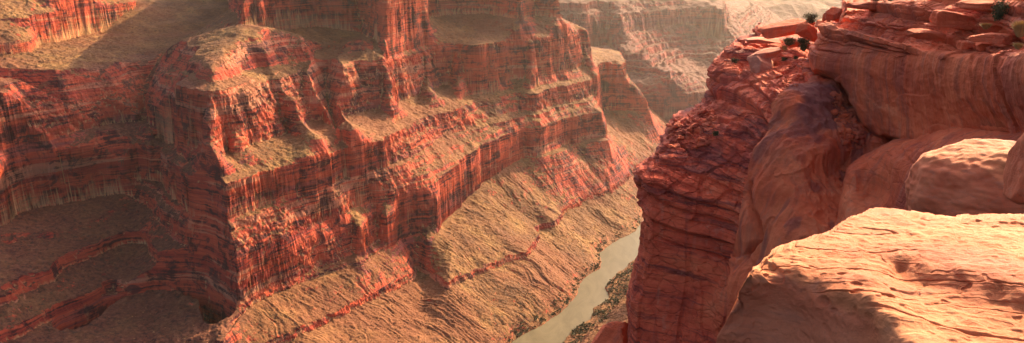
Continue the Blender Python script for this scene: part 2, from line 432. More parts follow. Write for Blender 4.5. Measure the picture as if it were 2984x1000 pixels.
d0 = samp(S_d0, X, Y) + 16 * ridge(X / 110, Y / 70, 18, 3); d1 = samp(S_d1, X, Y) + rib(.8, .5)
L.append((zL['base4'](X, Y), np.maximum(k6, d0)))
L.append((0 * X + 700, np.maximum(k6 - 5, d1)))
L.append((0 * X + 737, np.maximum(k6 - 11, d1 - 110)))
L.append((0 * X + 743, np.maximum(k6 - 15, d1 - 130)))
L.append((0 * X + 830, np.maximum(k6 - 27, d1 - 420)))
L.append((0 * X + 884, np.maximum(k6 - 46, d1 - 600)))
h = -3 - .12 * np.clip(-L[0][1], 0, 60)
prev = L[0][1]
cliffy = np.zeros_like(X); sheer = np.zeros_like(X)
isc = {4: 1, 6: 1, 8: 1, 2: .6, 11: 1, 12: 1, 13: .5, 16: .7, 17: 1, 19: 1}     # which steps are cliffs
for i in range(len(L) - 1):
    z0 = L[i][0]; s0 = prev
    s1 = np.minimum(L[i + 1][1], s0 - 1.2); z1 = L[i + 1][0]
    t = np.clip(s0 / (s0 - s1), 0, 1); m = s0 >= 0
    tt = t
    if i + 1 == 4: tt = np.where(t < .6, t * .45, .27 + (t - .6) * 1.825)       # scree foot, then the lowest cliff
    if i + 1 in (5,): tt = t ** .8
    h = np.where(m, z0 + (z1 - z0) * tt, h)
    c = isc.get(i + 1, 0); steep = sstep(.5, 1.1, (z1 - z0) / (s0 - s1))
    cliffy = np.where(m, max(c, .0) * steep if c else .0, cliffy)
    sheer = np.where(m, sstep(.9, 2.2, (z1 - z0) / (s0 - s1)) if c else 0., sheer)
    prev = s1
h = np.where(prev >= 0, L[-1][0] + .02 * prev, h)
# ledges: level steps of uneven thickness on the cliffs
zt = np.arange(0, 900, .5)
dens = 1.0 + 1.5 * fbm(zt / 9., zt * 0, 3.3, 1) + 1.2 * fbm(zt / 3.7, zt * 0, 8.8, 1)
dens = np.clip(dens, .18, None) ** 1.5; cum = np.cumsum(dens)
trend = np.convolve(np.pad(cum, 60, mode='reflect', reflect_type='odd'), np.ones(121) / 121, 'valid')[:len(zt)]
step_tab = (cum - trend) / dens.mean() * .5
hh = h + 3 * fbm(X / 70, Y / 70, 20, 2)
h = h + cliffy * .6 * np.interp(hh, zt, step_tab)
rubble_ = sstep(-500, -600, X + .45 * (Y - 1480)) * sstep(60, 10, k4)
# the bay at the left: a staircase of broken bands
zk = np.array([100, 128, 131, 152, 158, 170, 196, 201, 222, 250, 256, 280, 302, 309, 330, 352, 358, 384, 408, 416, 440.]); zv = np.array([100, 104, 125, 130, 150, 155, 160, 194, 198, 204, 250, 256, 262, 302, 308, 314, 350, 356, 362, 408, 440.])
bay = sstep(-520, -640, X + .45 * (Y - 1480)) * sstep(15, -15, k3) * sstep(90, 130, h) * .5
hb = h + 4 * fbm(X / 60, Y / 60, 44, 3) + 2 * fbm(X / 14, Y / 14, 45, 2)
h = h * (1 - bay) + bay * (np.interp(hb, zk, zv) + 5.5 * fbm(X / 24, Y / 24, 46, 4) + 2.5 * ridge(X / 40, Y / 40, 47, 2))
# rills on the scree below the cliffs, running down towards the river
a = math.radians(27)
s_al = X * math.sin(a) + Y * math.cos(a) + 30 * fbm(X / 130, Y / 130, 22, 3); s_dn = X * math.cos(a) - Y * math.sin(a)
big = sstep(-.3, .5, perlin3(X / 150, Y / 150, 52))
rill = 5.2 * ridge(s_al / 85, s_dn / 330, 2.5, 1) + (1.8 * big + .7) * ridge(s_al / 30, s_dn / 190, 9.5, 2) + 1.3 * ridge(s_al / 13, s_dn / 110, 9.9, 2) + 0.45 * fbm(s_al / 9, s_dn / 20, 5.5, 4) + 2.0 * fbm(X / 28, Y / 28, 53, 4)
below = sstep(4, 35, L[0][1]) * sstep(10, -25, L[3][1]) * sstep(-900, -560, X - .2 * (Y - 1500))
h = h + below * rill
# little draws on the high slopes
upper = sstep(5, 40, k4) * sstep(20, -12, k6 - 0)
h = h + upper * (3.5 * ridge(X / 46, Y / 46, 25, 3) + 1.5 * fbm(X / 12, Y / 12, 26, 3))
bench = sstep(0, 12, L[3][1]) * (1 - cliffy) * (1 - upper)
h = h + bench * 2.0 * fbm(X / 16, Y / 16, 27, 3)
h = h + np.where(L[0][1] > 2, 1, 0) * (.7 * fbm(X / 7, Y / 7, 28, 3) * (1 + .6 * cliffy))
# the bank on the near side of the river: rubble flat, pink terrace, then unseen wall heights raised to shade the lower scree
dr_ = samp(S_r, X, Y) + 5 * fbm(X / 30, Y / 30, 29, 3)
fade = sstep(2300, 1800, Y)
far_ = sstep(1850, 2100, Y)
hr = np.interp(dr_, [0, 4, 45, 60, 100, 190, 260, 400], [0, 3, 11, 22, 34, 60, 300, 520]) * (1 - far_) + far_ * np.interp(dr_, [0, 4, 45, 100, 135, 175, 230, 320], [0, 3, 11, 34, 120, 320, 520, 640]) * sstep(3300, 2900, Y)
hr = hr + 2.2 * fbm(X / 11, Y / 11, 33, 4) * sstep(2, 20, dr_)
h = np.where(dr_ > 0, np.maximum(hr, -3), h)
def carve(h, pts, slope, flat):
    P = [(*at_z(u, v, z), z) for u, v, z in pts]
    best = np.full(X.shape, 1e9)
    for a_, b_ in zip(P[:-1], P[1:]):
        ab = np.array(b_[:2]) - np.array(a_[:2])
        t = np.clip(((X - a_[0]) * ab[0] + (Y - a_[1]) * ab[1]) / (ab @ ab), 0, 1)
        d = np.hypot(X - a_[0] - t * ab[0], Y - a_[1] - t * ab[1])
        best = np.minimum(best, a_[2] + (b_[2] - a_[2]) * t + slope * np.maximum(d - flat + .5 * wob + .4 * wob2, 0))
    return np.minimum(h, best + 3 * fbm(X / 18, Y / 18, 62, 3))
def crest_line(h, pts, slope):
    P = [(*at_z(u, v, z), z) for u, v, z in pts]
    for a_, b_ in zip(P[:-1], P[1:]):
        ab = np.array(b_[:2]) - np.array(a_[:2])
        t = np.clip(((X - a_[0]) * ab[0] + (Y - a_[1]) * ab[1]) / (ab @ ab), 0, 1)
        d = np.hypot(X - a_[0] - t * ab[0], Y - a_[1] - t * ab[1])
        d = np.sqrt(d * d + 40 ** 2) - 40
        h = np.maximum(h, np.where(k4 > 0, a_[2] + (b_[2] - a_[2]) * t - slope * d - 75 * (1 - sstep(-5, 75, k4)) + 2.5 * fbm(X / 40, Y / 40, 63, 4) + 1.5 * ridge(X / 38, Y / 38, 64, 2), -99))
    return h
h = crest_line(h, [(640, 236, 598), (668, 165, 640), (692, 110, 666), (712, 74, 690)], .30)
h = crest_line(h, [(1100, 165, 590), (1105, 130, 625), (1108, 98, 652)], .42)
h = crest_line(h, [(1560, 108, 590), (1555, 75, 635), (1545, 58, 650)], .42)
h = carve(h, [(560, 40, 640), (500, 130, 612), (465, 178, 585), (425, 250, 530), (400, 335, 478), (380, 395, 440), (352, 470, 385), (335, 545, 335)], 1.35, 7)
h = carve(h, [(-40, 275, 548), (80, 292, 536), (200, 305, 522), (290, 325, 506), (390, 392, 442)], 1.5, 5)
h = carve(h, [(965, 120, 632), (952, 172, 590), (948, 235, 535), (958, 320, 475), (985, 400, 436)], 2.2, 3)
h = carve(h, [(640, 1000, 112), (560, 945, 116), (450, 935, 118), (340, 950, 122), (230, 1000, 124)], 7., 30)
back = 645 + .30 * (RR.ravel() - 2950) + 10 * fbm(X / 120, Y / 120, 35, 4)
h = np.where((X < -560) & (RR.ravel() > 2800), np.maximum(h, back), h)
Z = h

# the overhung recess at the lower left: the rock below the lip is pushed back into the wall
lip = zL['b1'](X, Y) + 12
ctr = np.hypot((X + 715) / 150, (Y - 1480) / 100)
push = 80 * sstep(1., .5, ctr) * sstep(lip + 6, lip - 8, Z)
Yv = Y + push * .95; Xv = X - push * .25
# broken faces: blocks and hollows that change with height as well as along the wall
br = sheer * sstep(60, 90, Z) * .8
b3_ = lambda sx, sz, n_, o_: np.round(n_ * perlin3(X / sx + o_, Y / sx, Z / sz)) / n_
mv = br * (5.0 * b3_(24, 15, 3, 3.3) + 3.0 * b3_(10, 7, 3, 9.1) + 3.2 * fbm(X / 15, Y / 15, Z / 6, 3))
Xv = Xv + .82 * mv; Yv = Yv - .57 * mv
V = np.stack([Xv, Yv, Z], -1)
faces = grid_faces(nr, naz)[:, ::-1]
fc = faces[:, 0]
high = L[3][1][fc] > 0; near_side = (dr_[fc] > 0)
wet = (L[0][1][fc] < -4) & ~near_side
upl = (L[13][1][fc] > 0)
dside = d0[fc] > 40
o = sub_mesh('canyon_wall', V, faces, high & ~upl & ~near_side, M['canyon'], {'rubble': rubble_})
tag(o, 'banded red and dark cliff wall with ledges and sunlit ribs above the scree', 'canyon wall', kind='structure')
o = sub_mesh('mesa', V, faces, upl & ~near_side & high, M['canyon'], {'rubble': rubble_})
tag(o, 'tan scrub slopes and red cap cliffs on top of the banded canyon wall', 'mesa', kind='structure')
o = sub_mesh('talus_slope', V, faces, ~high & ~near_side & ~wet, M['canyon'], {'rubble': rubble_})
tag(o, 'gullied tan scree slope running down from the cliffs to the river', 'scree slope', kind='structure')
o = sub_mesh('riverbank', V, faces, near_side, M['canyon'], {'rubble': rubble_})
tag(o, 'dark rubble bank and pinkish terrace on the near side of the river', 'riverbank', kind='structure')
o = sub_mesh('riverbed', V, faces, wet, M['canyon'], {'rubble': rubble_})
tag(o, 'silty river bed lying under the muddy water', 'riverbed', kind='structure')

# stones on the scree and bushes by the water
def scatter(idx, make, mat, name, label, cat):
    vs_, fs_, k = [], [], 0
    for i in idx:
        v_, f_ = make(); vs_.append(v_ + V[i]); fs_.append(f_ + k); k += len(v_)
    o = np_mesh(name, np.concatenate(vs_), np.concatenate(fs_), mat, smooth=False)
    tag(o, label, cat, kind='stuff'); return o
vis = (np.abs(X / Y + .12) < .8)
sc_ = below * sstep(-.6, .8, fbm(X / 60, Y / 60, 71, 3)) * (L[0][1] > 4)
sc_ = sc_ / sc_.sum()
def stone():
    th = np.linspace(0, math.pi, 4); ph = np.linspace(0, 2 * math.pi, 5, endpoint=False)
    T, Ph = np.meshgrid(th, ph, indexing='ij'); D = np.stack([np.sin(T) * np.cos(Ph), np.sin(T) * np.sin(Ph), np.cos(T)], -1)
    s_ = 1.0 + 3.2 * rng.random() ** 4
    D = D * (s_ * rng.uniform(.6, 1.1, (4, 5, 1))) * np.array([1, .8, .7]); i = np.arange(20).reshape(4, 5)
    return D.reshape(-1, 3), np.stack([i[:-1], i[1:], np.roll(i, -1, 1)[1:], np.roll(i, -1, 1)[:-1]], -1).reshape(-1, 4)
def clump(s0, s1, n=16):
    def f():
        s_ = rng.uniform(s0, s1); c_ = rng.normal(size=(n, 3)) * s_ * np.array([.4, .4, .28]) + np.array([0, 0, .35 * s_])
        d1 = rng.normal(size=(n, 3)); d1 /= np.linalg.norm(d1, axis=1)[:, None]; d2 = np.cross(d1, rng.normal(size=(n, 3))); d2 /= np.linalg.norm(d2, axis=1)[:, None]
        q = np.stack([c_ - d1 * s_ * .35, c_ + d2 * s_ * .25, c_ + d1 * s_ * .35, c_ - d2 * s_ * .25], 1).reshape(-1, 3)
        return q, np.arange(4 * n).reshape(-1, 4)
    return f
scatter(rng.choice(len(X), 3800, p=sc_), stone, M['canyon'], 'scree_stones', 'fallen stones scattered over the scree slope', 'stones')
pb_ = np.where(vis, sstep(1.5, 4, L[0][1]) * sstep(34, 8, L[0][1]) + 1.0 * sstep(2, 6, dr_) * sstep(60, 30, dr_) * (dr_ > 0), 0) * sstep(-.5, .5, fbm(X / 35, Y / 35, 72, 3)); pb_ = pb_ + .5 * sstep(1., .6, np.hypot((X + 740) / 130, (Y - 1500) / 75)) * (Z < 150) * sstep(-.1, .5, fbm(X / 25, Y / 25, 74, 2)); pb_ /= pb_.sum()
scatter(rng.choice(len(X), 2600, p=pb_), clump(2., 5.), M['scrub'], 'riverside_scrub', 'dark olive scrub growing along both banks of the river', 'scrub')
ps_ = np.where(vis, (below * .5 + upper + bench * .8) * sstep(-.3, .8, fbm(X / 50, Y / 50, 73, 3)), 0); ps_ /= ps_.sum()
scatter(rng.choice(len(X), 3200, p=ps_), clump(1.2, 2.8, 7), M['scrub'], 'desert_scrub', 'small dark bushes dotted over the benches and slopes', 'scrub')

# water
lb = spline(lines['bank'], 12); rb = spline(right_bank, 12)
def resample(P, n):
    d = np.r_[0, np.cumsum(np.hypot(*np.diff(P, axis=0).T))]; t = np.linspace(0, d[-1], n)
    return np.stack([np.interp(t, d, P[:, 0]), np.interp(t, d, P[:, 1])], -1)
lb = resample(lb, 160); rb = resample(rb, 160)
W = []
for p, q in zip(lb, rb):
    dd = (p - q) / np.linalg.norm(p - q)
    for t in np.linspace(0, 1, 9):
        w = (q - dd * 25) * (1 - t) + (p + dd * 25) * t; W.append((w[0], w[1], 0))
o = np_mesh('river', np.array(W), grid_faces(160, 9)[:, ::-1], M['water'])
tag(o, 'muddy olive tan river winding along the canyon floor', 'river', kind='structure')

# ------------------------------------------------------------------ the hazy mesa far up the canyon
El = [
 (120, lvl(120, ('w', -600, 3350), (1600, 372), (1700, 365), (1830, 348), (1900, 352), (1990, 347), (2060, 333), (2140, 300), ('w', 1750, 5200), ('w', 2600, 7500), ('w', 3600, 13500))),
 (150, None),
 (225, lvl(225, ('w', -600, 3420), (1700, 305), (1830, 284), (1900, 287), (1985, 292), (2045, 272), (2110, 240), ('w', 1700, 5400), ('w', 2500, 7600), ('w', 3500, 13500))),
 (305, lvl(305, ('w', -600, 3600), (1650, 215), (1730, 205), (1850, 208), (1930, 222), (1955, 230), (1962, 214), (1935, 190), (1990, 172), (2070, 172), (2110, 185), (2150, 178), ('w', 1650, 5600), ('w', 2400, 7700), ('w', 3400, 13500))),
 (375, lvl(375, ('w', -600, 4000), (1650, 140), (1730, 132), (1790, 134), (1832, 156), (1850, 142), (1880, 128), (1940, 120), (2010, 112), (2080, 108), (2130, 120), (2170, 110), ('w', 1600, 6000), ('w', 2300, 8000), ('w', 3300, 13500))),
 (455, lvl(455, ('w', -600, 4500), (1690, 92), (1765, 82), (1800, 92), (1840, 84), (1900, 76), (2008, 68), (2070, 72), (2105, 84), ('w', 1500, 6000), ('w', 1600, 9500), ('w', 2600, 13500))),
 (540, None), (550, None),
 (588, lvl(588, ('w', -700, 4900), (1600, 22), (1690, 14), (1730, 22), (1780, 8), (1900, 2), (1990, -6), ('w', 1400, 7000), ('w', 1500, 10500), ('w', 2200, 13500))),
]
gE = 16.
cx = np.arange(-900, 4000, gE); cy = np.arange(3100, 13600, gE * 1.5)
GX, GY = np.meshgrid(cx, cy)
def sampE(A, x, y):
    fx = np.clip((x - cx[0]) / gE, 0, len(cx) - 1.001); fy = np.clip((y - cy[0]) / (gE * 1.5), 0, len(cy) - 1.001)
    i = fx.astype(int); j = fy.astype(int); a = fx - i; b = fy - j
    return (A[j, i] * (1 - a) + A[j, i + 1] * a) * (1 - b) + (A[j + 1, i] * (1 - a) + A[j + 1, i + 1] * a) * b
naz2 = 700; az = np.linspace(math.atan((1330 - CX) / F), math.atan((2640 - CX) / F), naz2)
rr = 3320 * np.exp(np.arange(0, math.log(13000 / 3320), .0013)); nr2 = len(rr)
AZ, RR = np.meshgrid(az, rr); X = (RR * np.sin(AZ)).ravel(); Y = (RR * np.cos(AZ)).ravel()
wobE = 26 * ridge(X / 300, Y / 300, 3.3, 2) + 9 * ridge(X / 55, Y / 55, 4.3, 2)
Sv = []
for z, P in El:
    Sv.append((z, None if P is None else sampE(sdf(P, GX, GY, [(3600, 16000), (-5000, 16000), (-5000, 3200)]), X, Y) + wobE * (.9 if z < 500 else .6)))
Sv[1] = (150, Sv[0][1] * .6 + Sv[2][1] * .4)
Sv[6] = (540, Sv[5][1] - 30); Sv[7] = (550, Sv[5][1] - 75)
h = 120 + .25 * np.clip(Sv[0][1], -600, 0); prev = Sv[0][1]; clf = np.zeros_like(X)
for i in range(len(Sv) - 1):
    s1 = np.minimum(Sv[i + 1][1], prev - 3); t = np.clip(prev / (prev - s1), 0, 1); m = prev >= 0
    h = np.where(m, Sv[i][0] + (Sv[i + 1][0] - Sv[i][0]) * t, h); clf = np.where(m, 1. if i in (1, 3, 5) else .35, clf); prev = s1
h = np.where(prev >= 0, 588 + .12 * np.minimum(prev, 1200), h)
h = h + clf * 4.2 * np.interp(h + 5 * fbm(X / 160, Y / 160, 5, 2), zt, step_tab)
h = h + 7 * fbm(X / 70, Y / 70, 6, 4) + (1.3 - clf) * 9 * ridge(X / 150, Y / 150, 8.4, 3)
# the last wall, lost in the haze
back = np.interp(RR.ravel(), [7600, 9500, 11000, 13000], [-50, 430, 640, 760]) + 60 * ridge(X / 900, Y / 900, 2.7, 4)
h = np.maximum(h, np.where(RR.ravel() > 7600, back, -50))
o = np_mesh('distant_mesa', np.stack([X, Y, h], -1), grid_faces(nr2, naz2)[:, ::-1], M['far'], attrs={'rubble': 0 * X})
tag(o, 'pale hazy stepped mesa with a flat cap far up the canyon', 'mesa', kind='structure')

# ------------------------------------------------------------------ the near wall on the right: surfaces through measured points
def rbf(ctrl, u, v, s=100.):
    """smooth 1/distance through points (u, v, y)"""
    c = np.array(ctrl, float); P = c[:, :2] / s; w = 1 / c[:, 2]; n = len(c)
    r = np.linalg.norm(P[:, None] - P[None], axis=-1)
    A = np.zeros((n + 3, n + 3)); A[:n, :n] = r; A[:n, n] = 1; A[:n, n + 1:] = P; A[n, :n] = 1; A[n + 1:, :n] = P.T
    k = np.linalg.solve(A, np.r_[w, 0, 0, 0])
    u = np.asarray(u, float).ravel() / s; v = np.asarray(v, float).ravel() / s
    out = k[n] + k[n + 1] * u + k[n + 2] * v
    for i in range(n):
        out = out + k[i] * np.sqrt((u - P[i, 0]) ** 2 + (v - P[i, 1]) ** 2 + .02)
    return 1 / np.maximum(out, 1e-4)

def normals(P):
    du = np.gradient(P, axis=1); dv = np.gradient(P, axis=0)
    n = np.cross(dv, du); n /= np.linalg.norm(n, axis=-1, keepdims=True) + 1e-12
    return n

def interp_line(pts, x):
    p = np.array(pts, float); o = np.argsort(p[:, 0])
    return np.interp(x, p[o, 0], p[o, 1])

def relief(ctrl, vs, left, right, nu, wrapl=0, wrapr=0, depth=30., round_l=0., nw=14, top=None, wrapt=0., s=100.):
    """grid of points: rows at the heights vs, columns from the left to the right outline; the ends turn away and run back"""
    lu = interp_line([(b, a) for a, b in left], vs); ru = interp_line([(b, a) for a, b in right], vs)
    t = np.linspace(0, 1, nu)
    U = lu[:, None] + (ru - lu)[:, None] * t; Vv = np.repeat(vs[:, None], nu, 1)
    if top is not None:                               # bend the rows so that the first follows the top outline
        tv = interp_line(top, U[0]) ; k = 1 - (np.arange(len(vs)) / (len(vs) - 1))[:, None]
        Vv = Vv + (tv - vs[0])[None] * k ** 1.5
    Yd = rbf(ctrl, U, Vv, s).reshape(U.shape)
    if round_l:
        e = np.clip((U - lu[:, None]) / 45., 0, 1); Yd = Yd + round_l * (1 - np.sqrt(1 - (1 - e) ** 2))
    P = at_y(U, Vv, Yd)
    if wrapl:
        back = []
        for i in range(nw, 0, -1):
            q = (i / nw)
            back.append(at_y(U[:, 0] + 26 * q, Vv[:, 0], Yd[:, 0] + depth * q ** 1.3))
        P = np.concatenate([np.stack(back, 1), P], 1)
    if wrapt:
        back = []
        for i in range(nw, 0, -1):
            q = i / nw
            b = P[0] + (P[0] - np.array([0, 0, H])) * np.array([1, 1, 0]) / np.linalg.norm(P[0] - np.array([0, 0, H]), axis=-1)[:, None] * wrapt * q ** 1.4
            b[:, 2] += -.2 * q
            back.append(b)
        P = np.concatenate([np.stack(back, 0), P], 0)
    return P

def ledges(z, seed, t0, lo=840, hi=900):
    """beds of uneven thickness: how far each height of the face stands out (-1..1), with sharp tops"""
    r = np.random.default_rng(seed); e = [lo]
    while e[-1] < hi: e.append(e[-1] + t0 * (.35 + 1.3 * r.random()))
    e = np.array(e); amp = r.uniform(-1, 1, len(e))
    i = np.clip(np.searchsorted(e, z) - 1, 0, len(e) - 2)
    q = (z - e[i]) / (e[i + 1] - e[i])
    blend = sstep(.0, .16, q)
    a = amp[np.maximum(i - 1, 0)] * (1 - blend) + amp[i] * blend
    return a - .5 * np.exp(-(np.minimum(q, 1 - q) / .07) ** 2)

def displace(P, amt):
    return P + normals(P) * amt.reshape(P.shape[:2])[..., None]

# --- the tall bedded pillar and the streaked fin beside it
sil = [(2199, 107), (2147, 110), (2113, 145), (2089, 174), (2072, 232), (2026, 307), (2008, 327), (1979, 333), (1950, 353), (1930, 400), (1910, 458), (1863, 498), (1852, 523), (1867, 552), (1858, 598), (1852, 656), (1846, 732), (1834, 772), (1829, 824), (1817, 877), (1814, 1000), (1800, 1120)]
ctrl = [(2199, 107, 138), (2089, 174, 131), (2072, 232, 127), (2026, 307, 122), (1950, 353, 117), (1910, 458, 111), (1863, 498, 107), (1852, 656, 104), (1829, 824, 103), (1814, 1000, 102), (1800, 1120, 101),
        (2184, 230, 124), (2250, 160, 130), (2340, 120, 134), (2420, 110, 138), (2345, 225, 109), (2200, 400, 105), (2120, 400, 109), (2050, 440, 110), (2010, 520, 105), (2000, 700, 101), (2000, 950, 99), (2180, 560, 99), (2170, 760, 96), (2140, 1000, 93),
        (2375, 232, 106), (2310, 330, 98), (2270, 440, 95), (2400, 450, 91), (2300, 560, 89), (2350, 700, 84), (2235, 700, 90), (2200, 820, 88), (2180, 1000, 86), (2450, 480, 95), (2490, 600, 88),
        (2440, 260, 105), (2440, 300, 103), (2480, 360, 98.5), (2420, 350, 99), (2560, 430, 94.5), (2560, 300, 128), (2560, 110, 140), (2560, 700, 86), (2400, 1000, 80), (2560, 1000, 78), (2760, 300, 130), (2760, 430, 104), (2760, 700, 92), (2760, 110, 140)]
vs = np.r_[np.linspace(107, 460, 230), np.linspace(461.5, 1120, 400)]
Pp = relief(ctrl, vs, sil, [(2760, 100), (2760, 1120)], 660, wrapl=1, depth=45, round_l=7, wrapt=30)
x, y, z = [Pp[..., i].ravel() for i in range(3)]
ucol = (x / y * cp) / 1.0
uu = CX + F * x / (y * cp - (z - H) * sp)            # picture column, for the mask of the bedding only
vv = CY - F * (y * sp + (z - H) * cp) / (y * cp - (z - H) * sp)
du_ = uu - np.interp(vv, [100, 190, 235, 330, 500, 700, 850, 1100], [2420, 2400, 2352, 2276, 2222, 2188, 2160, 2130]) + 12 * fbm(x / 9, y / 9, z / 9, 2)
bed = sstep(8, -10, du_)
zw = z + .9 * fbm(x / 14, y / 14, z / 30, 2) + .10 * (x - 40)
amt = bed * (.60 * ledges(zw, 3, 4.2) + .36 * ledges(zw, 5, 1.25) + .14 * ledges(zw, 6, .5) + .8 * fbm(x / 14, y / 14, z / 12, 2) + .34 * np.round(2 * perlin3(x / 8, y / 8, z / 5.5)) / 2 + .16 * fbm(x / 1.5, y / 1.5, z / 1.2, 3))
blk = np.minimum(np.abs(perlin3(x / 4.5, y / 4.5, z / 26.)), .25) * 4 - 1
amt += bed * .45 * np.where(blk < -.5, blk, 0)
fin = 1 - bed
groove = ridge(x / 3.6, y / 3.6, z / 42., 3)
amt += fin * (2.0 * np.exp(-np.clip(du_, 0, None) / 90) * sstep(240, 300, vv) + .42 * groove + .13 * ridge(x / 1.3, y / 1.3, z / 26., 2) + 1.0 * fbm(x / 13, y / 13, z / 30, 2) + .45 * np.round(2 * perlin3(x / 5, y / 5, z / 60)) / 2 + .12 * fbm(x / 1.5, y / 1.5, z / 4, 3))
crack = np.abs(uu - np.interp(vv, [540, 600, 660, 700, 750], [2228, 2232, 2244, 2240, 2214]) + 5 * perlin3(z / 2, z * 0, z * 0))
amt -= 2.6 * sstep(11, 2, crack) * sstep(530, 570, vv) * sstep(770, 720, vv)
rub = sstep(.15, .5, normals(Pp)[..., 2].ravel()) * np.maximum(bed, sstep(2425, 2445, uu) * sstep(250, 275, vv))
var_ = sstep(1.15, .7, np.hypot((uu - 2385 - .15 * (vv - 330)) / 62, (vv - 335) / 95) + .5 * fbm(x / 4, y / 4, z / 6, 4)) * sstep(0, 12, du_)
var_ = np.maximum(var_, .7 * sstep(.15, .45, fbm(x / 2.2, y / 2.2, z / 30, 3)) * sstep(0, 12, du_) * sstep(230, 300, vv))
amt += rub * .35 * np.round(2.5 * perlin3(x / 2.6, y / 2.6, z / 1.5)) / 2.5
Pp = displace(Pp, amt)
o = np_mesh('bedded_cliff', Pp.reshape(-1, 3), grid_faces(*Pp.shape[:2]), M['pillar'], attrs={'bed': bed, 'varnish': var_})
tag(o, 'tall dark red bedded cliff pillar dropping to the river, with a smooth streaked fin', 'cliff', kind='structure')

# --- the smooth bluff at the upper right, its thin beds and its cap
leftb = [(2446, -20), (2444, 20), (2440, 38), (2381, 81), (2364, 110), (2355, 133), (2357, 168), (2366, 203), (2430, 226), (2452, 240), (2474, 272), (2500, 324), (2516, 365), (2561, 394), (2640, 408)]
ctrl = [(2440, 30, 112), (2381, 81, 108), (2355, 133, 106), (2357, 190, 104), (2450, 235, 100), (2500, 324, 97), (2560, 394, 94),
        (2520, 18, 106), (2520, 45, 101), (2520, 75, 99), (2520, 120, 97), (2520, 220, 95), (2620, 12, 98), (2620, 38, 93), (2620, 70, 91), (2620, 88, 91.5), (2620, 130, 88.5), (2620, 220, 87.5), (2620, 390, 89),
        (2760, 12, 88), (2760, 34, 83), (2760, 75, 81.5), (2760, 86, 83.5), (2760, 108, 80.5), (2760, 142, 77.5), (2760, 152, 76), (2760, 260, 76), (2760, 395, 79),
        (2900, 5, 82), (2900, 30, 76), (2900, 70, 74), (2900, 88, 76), (2900, 120, 71.5), (2900, 148, 67.5), (2900, 160, 66.5), (2900, 280, 66.5), (2900, 400, 70),
        (3060, -5, 72), (3060, 40, 66), (3060, 90, 64), (3060, 150, 57), (3060, 165, 56), (3060, 290, 56.5), (3060, 405, 60)]
vs = np.r_[np.linspace(12, 160, 190), np.linspace(161, 408, 250)]
Pb = relief(ctrl, vs, leftb, [(3060, -20), (3060, 420)], 560, wrapl=1, depth=26, round_l=1.2, wrapt=40, s=100.,
            top=[(2430, 24), (2500, 14), (2620, 10), (2700, 9), (2840, 2), (2900, -4), (3060, -10)])
# the undercut: below the lower edge the rock goes back under itself
und = []
for i in range(1, 9):
    q = i / 8; b = Pb[-1].copy(); b[:, 1] += 7 * q ** 1.2; b[:, 2] -= .5 * q; und.append(b)
Pb = np.concatenate([Pb, np.stack(und, 0)], 0)
x, y, z = [Pb[..., i].ravel() for i in range(3)]
ztop = H - .098 * y                                 # the beds come down towards the right
capz = sstep(-.132, -.112, (z - H) / y + .004 * perlin3(x / 4, y / 4, z / 4))
amt = capz * (.85 * ledges(z + .05 * x + .4 * fbm(x / 9, y / 9, 1.5, 2), 11, 1.5) + .4 * ledges(z + .05 * x + .3 * fbm(x / 5, y / 5, 2.5, 2), 12, .45) + .35 * np.round(3 * perlin3(x / 3, y / 3, z / 1.5)) / 3 + .2 * fbm(x / 5, y / 5, z / 2., 4) + .3 * np.minimum(0, np.abs(perlin3(x / 6, y / 6, z / 9)) * 6 - 1))
amt += (1 - capz) * (.4 * fbm(x / 16, y / 16, z / 14, 2) + .5 * np.round(2 * perlin3(x / 9, y / 9, z / 8)) / 2 * sstep(70, 40, x) + .16 * ridge(x / 2.6, y / 2.6, z / 40, 3) * sstep(60, 40, x) + .10 * fbm(x / 1.6, y / 1.6, z / .9, 3))
Pb = displace(Pb, amt)
o = np_mesh('smooth_bluff', Pb.reshape(-1, 3), grid_faces(*Pb.shape[:2]), M['bluff'], attrs={'bed': capz})
tag(o, 'broad smooth red sandstone bluff with dark streaks, undercut foot and thinly bedded sunlit cap', 'cliff', kind='structure')

# --- the lower wall below the ledge
leftw = [(2660, 405), (2600, 418), (2555, 436), (2500, 462), (2462, 490), (2450, 560), (2440, 640), (2425, 720), (2420, 800)]
ctrl = [(2660, 405, 86), (2555, 436, 86), (2462, 490, 85), (2450, 600, 83), (2430, 760, 80), (2660, 420, 80), (2560, 470, 85), (2560, 560, 84), (2590, 470, 80), (2620, 560, 76), (2620, 700, 73), (2760, 404, 74), (2760, 420, 70), (2760, 560, 66), (2760, 760, 62),
        (2950, 404, 64), (2950, 418, 60), (3060, 404, 60), (3060, 420, 56), (2950, 560, 56), (3060, 560, 52), (3060, 760, 49), (2620, 800, 70)]
vs = np.linspace(404, 800, 240)
Pw = relief(ctrl, vs, leftw, [(3060, 400), (3060, 800)], 300, wrapl=1, depth=14, round_l=3, wrapt=14)
x, y, z = [Pw[..., i].ravel() for i in range(3)]
amt = .45 * fbm(x / 9, y / 9, z / 9, 4) + .12 * ridge(x / 2.2, y / 2.2, z / 25, 3) + .12 * ledges(z, 21, 2.5)
Pw = displace(Pw, amt)
o = np_mesh('lower_wall', Pw.reshape(-1, 3), grid_faces(*Pw.shape[:2]), M['bluff'], attrs={'bed': 0 * x + .5})
tag(o, 'shaded red rock wall under the bluff, with a narrow ledge along its top', 'cliff', kind='structure')

